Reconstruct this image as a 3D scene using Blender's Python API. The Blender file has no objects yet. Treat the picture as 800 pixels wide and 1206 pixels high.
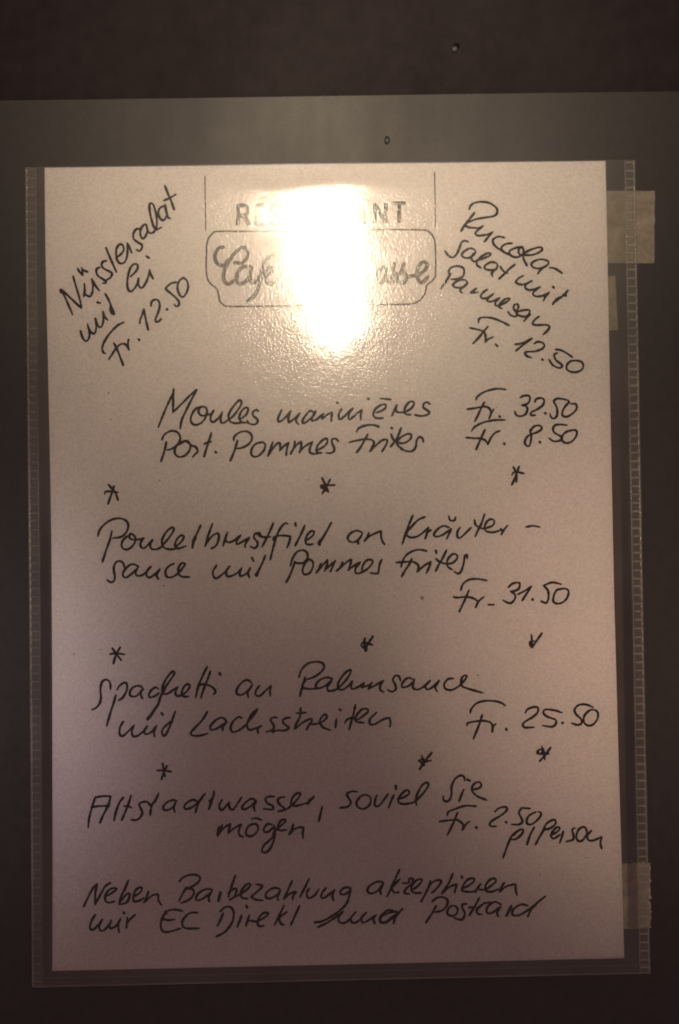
import bpy, bmesh, math, random
from mathutils import Matrix, Vector, noise

# ------------------------------------------------------------------ camera
S = bpy.context.scene
C = S.collection
MM = 0.001
cam_d = bpy.data.cameras.new('camera')
cam = bpy.data.objects.new('camera', cam_d)
C.objects.link(cam)
S.camera = cam
cam_d.sensor_fit = 'VERTICAL'
cam_d.sensor_height = 24.0
cam_d.lens = 24.0 * 1158.0 / 1206.0
cam_d.clip_start = 0.01
cam_d.clip_end = 50.0
cam_d.dof.use_dof = True
cam_d.dof.focus_distance = 0.340
cam_d.dof.aperture_fstop = 3.5
rot = Matrix(((0.99978686, 0.01644432, -0.01248289),
              (-0.01208194, -0.02425975, -0.99963268),
              (-0.01674111, 0.99957043, -0.0240559))).to_4x4()
cam.matrix_world = Matrix.Translation(Vector((-1.698, -365.69, 9.18)) * MM) @ rot

# ------------------------------------------------------------------ light
W = bpy.data.worlds.new('World')
S.world = W
W.use_nodes = True
bg = W.node_tree.nodes['Background']
bg.inputs['Color'].default_value = (1.0, 0.60, 0.56, 1)
bg.inputs['Strength'].default_value = 0.222

def area(name, loc, aim, sx, sy, power, col, spread=180.0):
    l = bpy.data.lights.new(name, 'AREA')
    l.shape = 'ELLIPSE'
    l.size = sx * MM
    l.size_y = sy * MM
    l.energy = power
    l.color = col
    l.spread = math.radians(spread)
    o = bpy.data.objects.new(name, l)
    C.objects.link(o)
    o.location = Vector(loc) * MM
    d = (Vector(aim) - Vector(loc)).normalized()
    o.rotation_euler = d.to_track_quat('-Z', 'Y').to_euler()
    return o

# the lamp over the board, mirrored as the glare on the film
# added: small light for the left lobe of the glare, no lamp there
# added: light that lengthens the glare at its top, no separate lamp
# added: unseen light from the left for the sheet's right side
# added: unseen light from the right for the sheet's lower left
# added: same, aimed higher; unlit gap between the pools imitates a cast shadow
area('lamp_above', (8, -1000, 388), (10, 0, 190), 112, 198, 0.101, (1.0, 0.80, 0.56), 22)
area('added_glare_left', (-66, -1000, 458), (10, 0, 190), 60, 34, 0.008, (1.0, 0.80, 0.56), 22)
area('added_glare_top', (-2, -1000, 478), (10, 0, 190), 105, 56, 0.023, (1.0, 0.80, 0.56), 22)
area('added_fill_left_crossing', (-260, -560, 60), (150, 0, -40), 50, 50, 0.0310, (1.0, 0.70, 0.50), 20)
area('added_fill_right_crossing', (260, -560, 60), (-180, 0, -62), 50, 50, 0.0198, (1.0, 0.80, 0.86), 17)
area('added_fill_right_upper', (260, -560, 60), (-180, 0, -10), 50, 50, 0.0125, (1.0, 0.86, 0.70), 15)

S.view_settings.view_transform = 'Standard'
S.view_settings.look = 'None'
S.view_settings.exposure = 0.0
S.view_settings.gamma = 1.0
S.cycles.max_bounces = 10
S.cycles.transparent_max_bounces = 16

# pen strokes and printing on the sheet: centre lines in 0.01 mm on the paper
INK = """
w Nüsslersalat|-9525,9304 -9671,9656 -9825,10016 -9961,10249;-9974,10137 -9961,10257 -9746,10074 -9473,9812 -9207,9550;-9199,9562 -9255,9889 -9369,10288 -9495,10748;-9079,10463 -9066,10244 -9096,9998;-9106,10125 -8977,10012 -8859,9995 -8778,10161 -8764,10439 -8801,10639;-8801,10639 -8677,10398 -8529,10197;-9322,11025 -9244,10904 -9147,10771;-9176,11062 -9145,10962 -9147,10783;-9125,10982 -8968,10908;-8504,11065 -8611,11015 -8625,10876 -8555,10735 -8398,10633 -8281,10552 -8301,10481 -8400,10474;-8253,11309 -8391,11271 -8424,11132 -8335,11011 -8139,10909 -8049,10828 -8101,10689 -8241,10599 -8359,10573;-8259,11796 -8113,11427 -7978,11106 -7882,10886;-7856,11444 -7716,11541 -7596,11719 -7653,11900 -7772,11909 -7872,11743 -7883,11504 -7838,11304 -7720,11202 -7582,11240 -7488,11439 -7458,11698 -7467,11957;-7467,11957 -7378,11776 -7301,11596;-6974,12470 -7112,12492 -7225,12333 -7227,12134 -7078,11992 -6921,11890 -6931,11751 -7023,11660 -7121,11713;-6833,12648 -6954,12490 -6976,12290 -6899,12130 -6799,12188 -6718,12387 -6735,12607 -6813,12656;-6735,12587 -6698,12407 -6580,12325 -6440,12403 -6358,12642 -6374,13002 -6449,13323 -6527,13444 -6618,13405 -6610,13125 -6535,12764 -6458,12543 -6360,12462 -6181,12540;-6112,13339 -6252,13241 -6294,13041 -6217,12860 -6099,12807 -5998,12957 -5995,13157 -6053,13318;-6040,13398 -5996,13117 -5919,12896 -5833,12875;-6043,14119 -5909,13757 -5793,13475 -5698,13194;-6078,13551 -5871,13636 -5639,13773
w mit|-9240,8695 -9171,8456 -9054,8315 -8955,8374 -8902,8571 -8951,8811 -8977,8938;-8977,8938 -8912,8731 -8776,8590 -8688,8648 -8654,8886 -8683,9157;-8683,9157 -8633,8965 -8536,8825 -8437,8883 -8383,9121 -8404,9399;-8404,9399 -8335,9219 -8226,9087;-8605,9760 -8495,9727;-8306,10075 -8190,9854 -8113,9654 -8126,9515 -8077,9355 -7979,9294;-8113,9674 -8036,9474 -7979,9294
w Ei|-7370,10699 -7211,10837 -7090,11014 -7108,11154 -7207,11176 -7346,11058 -7441,10780 -7484,10462 -7455,10242 -7357,10141 -7217,10259 -7097,10456 -7063,10635;-7063,10635 -7077,10456 -7019,10304 -6921,10287 -6800,10452 -6698,10690 -6648,10929;-6648,10949 -6599,10769 -6521,10616;-6760,11469 -6670,11400
w Fr.|-7627,8999 -7865,8875 -8144,8600 -8345,8305 -8434,8088 -8420,7909 -8342,7841;-8010,8233 -7895,8001 -7780,7701 -7665,7382;-8203,7616 -8074,7805 -7914,8041 -7755,8178 -7597,8175 -7499,8075 -7449,7963;-7457,8352 -7486,8194 -7461,7995;-7082,8347 -7066,8323
w 12.50|-7035,8950 -7014,9101 -6932,9299 -6879,9478;-6879,9478 -6835,9218 -6779,8939 -6723,8692;-6613,9581 -6591,9732 -6472,9830 -6334,9788 -6285,9609 -6339,9370 -6441,9133 -6442,9014 -6344,9004 -6244,9098;-6022,9466 -6006,9449;-5653,10469 -5832,10439 -5991,10322 -6040,10211 -5876,10061 -5680,9879 -5572,9738 -5585,9599 -5684,9568 -5743,9641;-5434,10613 -5574,10475 -5617,10237 -5541,9997 -5423,9915 -5303,10033 -5221,10271 -5257,10511 -5394,10633 -5434,10613
w Ruccola-|5346,13073 5401,13213 5583,13323 5863,13348 6141,13284 6358,13121 6394,12959 6292,12820 6011,12764 5691,12719 5450,12658;5535,12938 5371,12732 5187,12513 5015,12247;5490,12658 5289,12580 5175,12473 5325,12391 5524,12368 5703,12358 5845,12436;5845,12436 5682,12306 5552,12167 5638,12078 5837,12083 6038,12121 6207,12199;6207,12199 6036,12021 5892,11842;6642,11985 6435,12027 6234,11938 6211,11798 6327,11636 6504,11513 6662,11411 6860,11328;6929,11768 6709,11751 6547,11653 6525,11533 6662,11411;7325,11623 7105,11605 6863,11508 6813,11389 6938,11267 7137,11244 7319,11362 7351,11522 7265,11623 7163,11504 7199,11344 7359,11321 7658,11317 7899,11394 8054,11513 7984,11606 7743,11557 7461,11440 7339,11322 7355,11141 7470,10919;8252,11089 8014,11152 7733,11076 7630,10957 7727,10835 7966,10804 8208,10909 8283,11028 8213,11130;8087,10851 7944,10712 7862,10593;8306,10828 8486,10805 8663,10703 8793,10609
w salat|5274,11850 5135,11892 5014,11793 4930,11574 4826,11375 4684,11265 4526,11339 4390,11521;5527,11526 5349,11601 5127,11491 5025,11352 5123,11251 5322,11248 5504,11386 5538,11506;5485,11406 5382,11247 5478,11094 5599,11144 5860,11221 6081,11318 6103,11398 5983,11400 5761,11282 5598,11104 5595,10964 5733,10862;6334,11014 6136,11069 5914,10960 5872,10840 6010,10778 6250,10775 6351,10874 6334,11014;6270,10795 6147,10656 6165,10524;6471,10892 6529,10791 6627,10678 6725,10636;7012,10965 6809,10808 6605,10610 6402,10433
w mit|7322,10540 7140,10443 7038,10304 7156,10222 7335,10212 7496,10278 7637,10344;7637,10344 7414,10199 7392,10079 7530,9997 7750,10034 7931,10111;7931,10111 7708,9934 7674,9835 7784,9753 8024,9770 8185,9848 8274,9895;8274,9895 8143,9748 8060,9589;8430,10105 8458,10072;8986,9965 8863,9818 8660,9661 8457,9524 8408,9444;8701,9720 8539,9623 8437,9484;8803,9799 8902,9766
w Parmesan|4533,10638 4535,10778 4657,10897 4877,10934 5075,10851 5099,10650 5008,10512 4808,10446 4608,10437;4605,10657 4449,10419 4223,10094;5126,10410 4886,10393 4705,10276 4683,10196 4801,10126 5021,10131 5182,10249 5211,10309 5126,10410;5121,10170 4960,10072 4950,9972 5017,9923;5550,10092 5396,9966 5335,9919 5595,9943;5955,10038 5773,9901 5711,9782 5789,9701 5989,9738 6191,9875;6191,9875 6009,9738 5947,9638 6026,9577 6206,9615 6407,9712;6407,9712 6265,9574 6262,9434 6401,9432 6623,9529 6784,9647 6766,9699 6625,9669 6483,9551 6373,9393 6498,9311;7080,9483 6960,9444 6937,9305 7033,9164 7051,9063 6970,9004 6812,9067 6715,9188;7080,9483 7117,9362 7045,9163 7131,9042 7369,8999 7499,9097 7526,9237 7294,9240 7074,9183;7550,9076 7387,8919 7305,8828;7877,8993 7721,8876 7631,8745 7717,8678 7936,8675 8177,8672 8263,8591 8195,8474 8025,8313
w Fr.|5604,8804 5634,8943 5814,8993 6132,8956 6449,8832 6744,8676;5947,8639 5763,8422 5559,8186 5377,8009;5281,8601 5487,8558 5685,8503 5803,8422 5860,8281 5843,8062;5843,8062 5937,8160 6150,8257;6224,7977 6302,7896
w 12.50|6956,7964 7154,7983 7375,8068 7596,8175;7596,8175 7374,8024 7174,7873 6986,7713;7680,7976 7791,8040 7966,8016 8060,7904 7960,7774 7696,7690 7410,7672 7322,7630 7385,7519 7550,7451;7965,7379 7982,7361;9093,7450 8878,7607 8661,7720 8464,7745;8527,7612 8416,7548 8477,7349 8692,7171 8668,7061 8537,7063 8342,7176 8215,7375;9047,7319 8890,7168 8886,6992 9059,6893 9300,6898 9479,7027 9483,7203 9353,7301 9134,7318 9002,7276
w Moules|-6392,5064 -6209,5517 -6006,5969 -5844,6304 -5811,6470;-5811,6470 -5827,6145 -5845,5610;-5845,5610 -5654,5786 -5374,6059 -5134,6293 -4955,6441;-4955,6441 -5157,6056 -5380,5623 -5522,5308 -5585,4992;-4825,5805 -5024,5697 -5165,5461 -5179,5263 -5090,5143 -4913,5140 -4714,5276 -4592,5532 -4597,5730 -4726,5803 -4865,5734 -4887,5576 -4770,5463 -4592,5492 -4414,5529 -4334,5647;-4334,5655 -4435,5450 -4445,5292 -4359,5219 -4220,5308 -4080,5465 -4019,5583;-4019,5583 -4081,5365 -4044,5187 -3886,5204;-3905,5224 -3646,5398 -3405,5692 -3291,5909 -3341,6020 -3481,5931 -3682,5676 -3784,5440 -3727,5241 -3571,5167 -3334,5176 -3274,5202;-3312,5334 -3132,5470 -3050,5667 -3108,5747 -3247,5670 -3369,5473 -3371,5315 -3274,5195 -3057,5171;-2676,5602 -2754,5654 -2874,5565 -2856,5426 -2719,5305 -2722,5166 -2861,5101 -3038,5159 -3088,5251
w marinières|-1805,5640 -1887,5451 -1949,5293 -1891,5193 -1712,5309 -1551,5485 -1470,5583;-1470,5583 -1553,5366 -1556,5148;-1556,5148 -1356,5284 -1135,5499;-1135,5499 -1257,5302 -1271,5184 -1181,5091;-601,5530 -758,5573 -960,5357 -1042,5160 -943,5139 -763,5275 -602,5431 -541,5569;-581,5510 -684,5294 -665,5202 -486,5271 -406,5349 -246,5466;-266,5446 -308,5288;-288,5288 -88,5443 52,5521;72,5500 49,5342 35,5183;268,5883 284,5866;430,5634 328,5457 325,5278 384,5257 545,5374 706,5550 846,5655;846,5655 704,5451 682,5273 780,5271 982,5447 1162,5583;1182,5583 1139,5405 1136,5226;1415,6016 1439,5992;1715,5475 1934,5551 2075,5669 2057,5780 1878,5751 1677,5595 1607,5417 1672,5297 1791,5268 1969,5273;1871,6009 2061,5987 2267,5964;2493,5750 2390,5545 2295,5347;2473,5722 2450,5563 2528,5483 2746,5480 2966,5576 3128,5752 3090,5872 2931,5834 2788,5618 2804,5419 3002,5376;3723,5763 3625,5844 3505,5786 3483,5647 3639,5526 3697,5425 3557,5348 3358,5331 3160,5374
w Port.|-6260,4587 -6199,4745 -6020,4880 -5803,4909 -5627,4795 -5590,4597 -5691,4400 -5910,4246 -6068,4209;-6103,4506 -6145,4289 -6228,4013 -6309,3785;-5394,4534 -5592,4478 -5771,4283 -5786,4066 -5657,3945 -5440,3981 -5261,4156 -5219,4354 -5295,4513 -5413,4535;-5632,4400 -5394,4515 -5160,4353 -5022,4311 -4946,4132 -5046,4034 -5126,3937;-4424,4824 -4527,4501 -4650,4147 -4712,3930;-4686,4405 -4566,4482 -4440,4480;-4288,4106 -4264,4081
w Pommes|-3599,4526 -3578,4664 -3378,4820 -3141,4856 -2965,4754 -2928,4555 -3069,4360 -3307,4244 -3485,4216;-3461,4516 -3544,4248 -3647,3973 -3740,3769;-2555,4439 -2792,4375 -2933,4199 -2956,4001 -2839,3901 -2660,3957 -2480,4152 -2437,4350 -2535,4438 -2733,4414;-2159,4444 -2222,4227 -2345,3921;-2345,3921 -2163,4187 -1963,4402 -1884,4361 -1888,4143;-1908,4104 -1767,4260 -1567,4415;-1568,4395 -1630,4179 -1662,3942;-1330,4451 -1373,4214 -1495,3986;-1494,4018 -1293,4292 -1093,4447;-1093,4447 -1096,4249 -1178,4033;-1178,4033 -977,4248 -678,4421;-678,4421 -781,4165 -763,4026 -626,3973 -428,4001;-485,4121 -266,4236 -125,4393 -142,4532 -281,4494 -462,4319 -536,4122 -487,4022 -348,4008;291,4426 194,4527 63,4509 53,4350 129,4191 107,4052 -13,3995 -171,4005
w Frites|970,4772 1072,4929 1291,5005 1608,5020 1805,4978;970,4800 1091,4921 1370,5012 1647,5008 1805,4938;1384,4667 1241,4411 1098,4175 957,3999;694,4388 964,4447 1282,4490 1519,4466 1616,4366 1554,4208 1452,4031;1452,4031 1674,4246 1915,4440 2093,4477;2113,4457 2070,4279 1907,4024;2636,4905 2532,4629 2389,4393 2227,4197;2255,4673 2331,4473 2467,4333;2275,4903 2299,4879;2487,4332 2745,4328 2965,4464 3008,4622 2870,4664 2630,4548 2488,4392 2505,4233 2662,4131;3459,4357 3422,4496 3303,4538 3202,4400 3179,4222 3096,4065 2897,4008 2602,4112
w Fr.|5450,5904 5516,6030 5757,6186 6078,6283 6333,6305 6570,6269;5766,5804 5650,5614 5518,5330 5386,5093;5109,5553 5428,5592 5746,5645 5920,5594 5997,5466 5978,5291 5928,5196;5928,5196 6011,5386 6110,5537;6318,5270 6336,5251
w 32.50|7101,5957 7246,6026 7425,6023 7476,5897 7383,5737 7167,5669;7167,5669 7344,5613 7359,5469 7285,5327 7122,5265 6962,5296 6893,5440;7653,5787 7709,5894 7889,5934 8001,5853 7955,5675 7772,5534 7555,5430 7482,5360 7517,5295 7660,5293;8027,5369 8048,5347;8942,5768 8890,5829 8712,5879 8497,5900 8370,5812 8403,5704 8472,5560 8485,5344 8428,5202 8319,5161 8232,5241 8216,5331;8942,5768 8777,5591 8683,5413 8680,5270 8804,5214 8985,5283 9168,5442 9225,5584 9173,5692 8994,5695
w Fr.|5267,4736 5382,4887 5639,5026 5958,5107 6213,5135 6515,5130;5760,4770 5628,4502 5512,4249 5422,4044;5056,4495 5341,4468 5595,4454 5753,4388 5861,4260;5861,4228 5977,4464 6139,4653 6316,4729;6468,4253 6487,4228
w 8.50|7486,4715 7579,4857 7759,4908 7883,4852 7863,4745 7681,4641 7465,4572 7320,4467 7245,4290 7296,4164 7402,4144 7459,4286 7493,4536 7450,4716 7524,4804;7799,4292 7820,4270;8833,4902 8619,4930 8403,4909 8311,4774 8361,4630 8573,4502 8643,4411 8534,4323 8319,4309 8160,4419;9044,4709 8828,4659 8663,4518 8641,4340 8765,4237 8962,4263 9145,4439 9203,4617 9151,4707 9008,4710
a|6796,3368 6864,3224 6914,3045 6891,2813;7011,3382 6916,3152 6840,2939 6728,2709;6736,3065 6791,3154 6863,3170 7006,3168 7184,3119
a|-8266,2948 -8150,2820 -8014,2660 -7919,2375;-8058,2897 -8152,2623 -8213,2446 -8286,2239;-8407,2607 -8387,2686 -8210,2703 -7916,2658
w Pouletbrustfilet|-8680,1048 -8598,1291 -8380,1523 -8104,1668 -7828,1691 -7614,1589 -7549,1391 -7638,1157 -7836,1003 -8131,968;-8155,1236 -8230,931 -8371,540 -8521,90;-7502,1076 -7719,922 -7808,727 -7743,568 -7567,546 -7369,700 -7288,915 -7364,1073 -7482,1107 -7503,958 -7327,896 -7091,911 -6973,949;-6973,949 -7093,793 -7094,636 -6977,575 -6819,710 -6659,884;-6659,884 -6748,709 -6703,551 -6507,528 -6309,623;-6348,616 -6129,850 -5932,1107 -5865,1279 -5972,1311 -6169,1132 -6302,875 -6283,636 -6090,525 -5831,520;-5830,585 -5590,798 -5501,969 -5587,1027 -5740,908 -5829,693 -5766,554 -5614,560 -5419,635;-4868,1392 -5002,1113 -5135,855 -5203,575;-5047,940 -5158,725 -5173,552;-4434,1441 -4547,1148 -4637,890 -4714,610;-4704,674 -4484,952 -4288,1079 -4202,1013 -4227,796 -4338,603 -4490,519;-3885,1116 -3966,879 -4056,612;-3966,879 -3881,747 -3664,787 -3445,978;-3401,991 -3534,806 -3536,663 -3362,739 -3078,907;-3078,907 -3233,650 -3226,541;-2638,971 -2707,1067 -2873,1022 -2899,881 -2783,737 -2785,595 -2904,502 -3045,576;-2182,1422 -2329,1084 -2475,802 -2611,545;-2802,1044 -2662,947 -2497,907 -2284,918;-1638,1380 -1732,1415 -1924,1219 -2096,843 -2220,420 -2306,81;-2191,798 -2142,915 -1857,958 -1550,929;-1551,919 -1601,693 -1685,505;-1363,1409 -1346,1323;-1010,1322 -1147,1017 -1269,782 -1381,571;-938,777 -722,939 -673,1080 -791,1096 -935,942 -1000,730 -917,611 -727,622;-28,1401 -199,1096 -369,814 -491,580;-417,792 -514,651 -467,589
w an|1107,1027 913,1095 672,990 574,818 667,687 862,683 1039,832 1128,1004;1061,854 950,725 961,617;1367,1000 1299,850 1188,700;1188,700 1409,891 1803,1067;1812,1067 1821,841 1882,644 1946,570
a|-345,3085 -231,2831 -106,2546;-33,3023 -167,2786 -346,2484;-385,2724 -384,2789 -167,2795 129,2803;-386,2703 -255,2722 -127,2590 -256,2635 -363,2767
w Kräuter-|3012,1631 2867,1297 2743,983 2604,571;3465,1564 3206,1450 2964,1217 2782,1002 2800,864 2957,802 3195,857 3436,1031 3596,1167;3596,1167 3554,1009 3450,754;3514,970 3674,1067;4348,1154 4151,1217 3932,1102 3790,926 3847,827 4065,862 4286,997 4434,1113;4434,1093 4344,917 4253,729;4349,1589 4393,1430 4551,1408 4601,1526;4764,1147 4662,991 4658,813 4756,760 4937,907 5180,1140;5685,1622 5567,1292 5423,1018 5318,798;5309,1407 5344,1240 5508,1127 5674,1096 5981,1202 6040,1367 5931,1441 5762,1344 5675,1124 5755,984 6032,952 6283,1031;6536,1193 6394,1029 6296,865;6284,1059 6365,974;7229,1126 7479,1161 7729,1118
w sauce|-7712,-140 -7749,18 -7885,119 -8043,43 -8105,-172 -8068,-448 -8110,-624 -8228,-661 -8344,-581;-7182,-110 -7377,-8 -7574,-83 -7753,-296 -7755,-453 -7638,-495 -7420,-341 -7222,-148;-7242,-187 -7302,-343 -7225,-443 -7028,-407 -6830,-234 -6730,-110;-6730,-110 -6870,-253 -6891,-449 -6774,-510 -6596,-395 -6398,-202;-6398,-202 -6518,-435 -6461,-574;-5881,-20 -6033,-82 -6186,-252 -6167,-469 -6017,-523 -5800,-432 -5625,-262 -5493,-91 -5470,-14 -5600,-12 -5710,-174 -5713,-390 -5585,-501 -5326,-518
w mit|-4304,-103 -4437,-326 -4418,-521 -4311,-587 -4114,-461 -3939,-291 -3816,-142;-3816,-142 -3940,-334 -3920,-508 -3769,-510 -3551,-406 -3376,-236;-3375,-214 -3442,-364 -3423,-516 -3205,-433 -3051,-220;-3051,-220 -3140,-413 -3099,-565;-2990,149 -2935,30;-2493,226 -2605,-46 -2751,-327 -2825,-538;-2727,-304 -2872,-490 -2787,-515
w Pommes|-1568,-182 -1493,77 -1323,334 -1086,401 -931,280 -949,67 -1117,-72 -1400,-67;-1400,-20 -1499,-301 -1621,-583 -1733,-779;-902,43 -1047,-120 -1121,-355 -1053,-498 -863,-454 -741,-243 -738,-31 -878,57 -1021,21;-431,-107 -505,-271 -626,-458;-610,-441 -367,-163 -191,29;-191,7 -215,-166 -306,-381;-305,-359 -85,-168 113,2;91,-19 1,-213 -89,-406;372,-67 282,-261 128,-388;150,-389 436,-134 677,36;699,14 652,-181 584,-374;562,-374 826,-184 1023,-79;1023,-79 845,-314 864,-488 1038,-469 1301,-322 1478,-108 1437,1 1263,-18 1129,-189 1083,-361;1819,-5 1737,-199 1688,-502;1688,-510 1536,-508 1385,-475
w Frites|2542,-276 2605,-41 2787,193 3066,326 3304,342 3501,291;2942,13 2860,-163 2697,-397 2555,-639;2347,-115 2624,-100 2940,-94 3117,-168 3193,-287 3131,-464;3130,-483 3372,-271 3652,-98;3652,-98 3588,-294 3477,-529;4245,318 4089,13 3925,-260 3823,-456;3851,-3 3929,-83 4164,-186 4441,-171 4622,-16 4625,122 4487,164 4306,9 4243,-187 4300,-326 4436,-407;3841,301 3863,222;5006,-3 5001,124 4921,78 4877,-158 4792,-433 4671,-569 4514,-487
w Fr.|4742,-1182 4829,-962 5054,-801 5387,-779 5718,-840;5046,-1187 4901,-1515 4671,-1980;4465,-1431 4653,-1456 4930,-1433 5206,-1493 5369,-1634 5282,-1825;5282,-1825 5398,-1607 5595,-1445;5755,-1740 5948,-1743
w 31.50|6516,-1102 6685,-967 6935,-955 6903,-1164 6735,-1244 6596,-1258;6596,-1258 6759,-1382 6728,-1575 6559,-1699 6312,-1584;6870,-1373 7123,-1251 7376,-1089;7376,-1089 7204,-1335 7021,-1608;7399,-1565 7420,-1587;8487,-1026 8155,-954 7820,-1069;7820,-1069 7983,-1238 8004,-1515 7917,-1706 7724,-1648;8538,-1192 8315,-1244 8200,-1463 8195,-1684 8415,-1743 8669,-1581 8758,-1307 8649,-1194 8483,-1203
a|7333,-2881 7349,-3079 7343,-3354;7730,-2830 7546,-3082 7343,-3354;7343,-3354 7266,-3234 7288,-3136 7447,-3112
a|-8188,-3104 -8042,-3310 -7868,-3548;-7902,-3078 -8062,-3349 -8155,-3668;-8277,-3314 -8042,-3290 -7729,-3335
w Spaghetti|-8271,-4604 -8288,-4361 -8424,-4249 -8581,-4336 -8643,-4589 -8627,-4902 -8688,-5135 -8826,-5288 -8963,-5344;-8037,-4639 -7938,-4485 -7760,-4371 -7663,-4451 -7686,-4685 -7825,-4917 -7991,-5023;-8078,-4814 -8160,-5105 -8281,-5454 -8431,-5958;-7117,-4539 -7273,-4497 -7469,-4572 -7569,-4765 -7492,-4884 -7316,-4867 -7158,-4714 -7059,-4638;-7098,-4579 -7159,-4812 -7102,-4969;-6511,-4629 -6608,-4568 -6766,-4663 -6866,-4837 -6808,-4936 -6632,-4880 -6493,-4785;-6256,-4594 -6417,-4904 -6538,-5214 -6737,-5523 -6916,-5753;-6538,-5214 -6796,-5541 -6943,-5733;-6496,-5020 -6296,-4633 -6077,-4324 -5917,-4073 -5955,-3994 -6073,-4070 -6273,-4359 -6374,-4631 -6318,-4808 -6141,-4792 -5944,-4659 -5786,-4564;-5806,-4583 -5886,-4757 -5829,-4895 -5633,-4860 -5435,-4707 -5354,-4533 -5452,-4472 -5590,-4607 -5652,-4801 -5575,-4920 -5399,-4923;-4698,-3841 -4880,-4190 -5042,-4578 -5145,-4967;-4583,-4019 -4725,-4388 -4867,-4737 -4949,-4990;-5061,-4538 -4844,-4484 -4610,-4547 -4435,-4687 -4417,-4804 -4477,-4862;-4243,-4084 -4224,-4151
w an|-3060,-4478 -3215,-4357 -3432,-4451 -3612,-4683 -3614,-4858 -3439,-4901 -3201,-4749 -3041,-4537;-3081,-4614 -3221,-4807 -3197,-5003;-2786,-4581 -2907,-4754 -2929,-4910 -2772,-4952 -2574,-4780 -2355,-4589;-2355,-4589 -2397,-4783 -2380,-4960
w Rahmsauce|-1316,-4288 -1227,-4045 -1011,-3814 -703,-3735 -444,-3787 -386,-3967 -568,-4175 -807,-4312 -1043,-4378;-1089,-4306 -1189,-4610 -1299,-5007;-1043,-4378 -1178,-4563 -1166,-4681 -955,-4732 -672,-4723;-76,-4372 -288,-4321 -549,-4410 -693,-4596 -624,-4715 -340,-4626 -101,-4419;-125,-4489 -270,-4674 -225,-4816 35,-4774 322,-4544 539,-4266 613,-4079 519,-4077 303,-4262 133,-4541 153,-4753 318,-4770 509,-4642 654,-4480;654,-4480 604,-4643 649,-4762 862,-4695 1077,-4558;1077,-4558 1004,-4721;1004,-4721 1312,-4610 1385,-4540;1361,-4563 1238,-4796;1310,-4751 1596,-4591 1811,-4478;1811,-4478 1689,-4664 1687,-4805 1803,-4901;2444,-4479 2381,-4324 2243,-4310 2158,-4457 2238,-4623 2262,-4788 2123,-4895 1959,-4810;2903,-4443 2711,-4396 2514,-4573 2511,-4738 2733,-4687 2929,-4526 2958,-4444;2928,-4553 2897,-4745 3034,-4830 3256,-4752 3536,-4510;3536,-4510 3367,-4699 3420,-4826 3614,-4758 3867,-4516;3867,-4516 3725,-4760 3794,-4910;4393,-4443 4200,-4467 4058,-4657 4110,-4822 4330,-4865 4581,-4749 4778,-4560 4908,-4370 4782,-4357 4696,-4504 4719,-4724 4965,-4838 5487,-4996
w mit|-7816,-5795 -7935,-6007 -7958,-6240 -7861,-6340 -7684,-6207 -7427,-5958;-7427,-5958 -7507,-6171 -7451,-6348 -7255,-6312 -7018,-6102 -6938,-5987;-6938,-5987 -7058,-6180 -6981,-6279 -6785,-6204 -6586,-5974;-6606,-5993 -6687,-6187 -6669,-6382;-6401,-5521 -6362,-5576;-5895,-5460 -5996,-5732 -6118,-6042 -6278,-6331 -6375,-6310 -6393,-6153 -6274,-6000 -6076,-5847 -5998,-5829
w Lachsstreifen|-4721,-5502 -4901,-5792 -5179,-6079 -5338,-6271 -5241,-6370 -4987,-6367 -4712,-6303;-4001,-5887 -4156,-5728 -4392,-5801 -4611,-6031 -4573,-6169 -4357,-6114 -4041,-5906;-4041,-5925 -4161,-6079 -4154,-6188;-3451,-5761 -3568,-5719 -3766,-5872 -3867,-6104 -3791,-6262 -3575,-6207 -3317,-6017 -3058,-5709 -2858,-5440 -2897,-5458 -3056,-5592 -3217,-5863 -3259,-6057 -3163,-6196 -2947,-6141 -2730,-6048;-2730,-6048 -2869,-6182 -2851,-6319;-2157,-5766 -2294,-5755 -2393,-5839 -2317,-5977 -2260,-6115 -2360,-6230 -2557,-6285;-1666,-5775 -1824,-5791 -1943,-5887 -1886,-6005 -1731,-6125 -1771,-6203 -1929,-6247 -2164,-6234 -2322,-6301;-1272,-5430 -1301,-5735 -1446,-6013 -1520,-6199;-1440,-5615 -1086,-5598;-1472,-6177 -1210,-5971 -925,-5836 -855,-5884 -976,-6069 -1073,-6231;-975,-6022 -740,-6027 -503,-5961 -312,-5800 -357,-5682 -476,-5750 -573,-5936 -459,-6149 -178,-6272;41,-5854 2,-6182;174,-5509 202,-5538;757,-5351 680,-5678 580,-6005 505,-6262;344,-6024 441,-5885 678,-5819 818,-5892 1009,-5778 1224,-5595 1155,-5499 966,-5543 773,-5774 770,-5962 1052,-6014;1530,-5647 1290,-5878 1287,-6065 1476,-6069 1762,-5910 2023,-5845;2022,-5868 2043,-6033 2017,-6173
w Fr.|5011,-5725 5045,-5589 5246,-5377 5564,-5293 5919,-5311 6154,-5374 6310,-5475;5443,-5812 5350,-6104 5102,-6686;4868,-6181 4917,-6095 5194,-6042 5509,-6028 5745,-6092 5821,-6230 5808,-6445;5808,-6445 5840,-6250 5941,-6154;6323,-6338 6338,-6377
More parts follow.
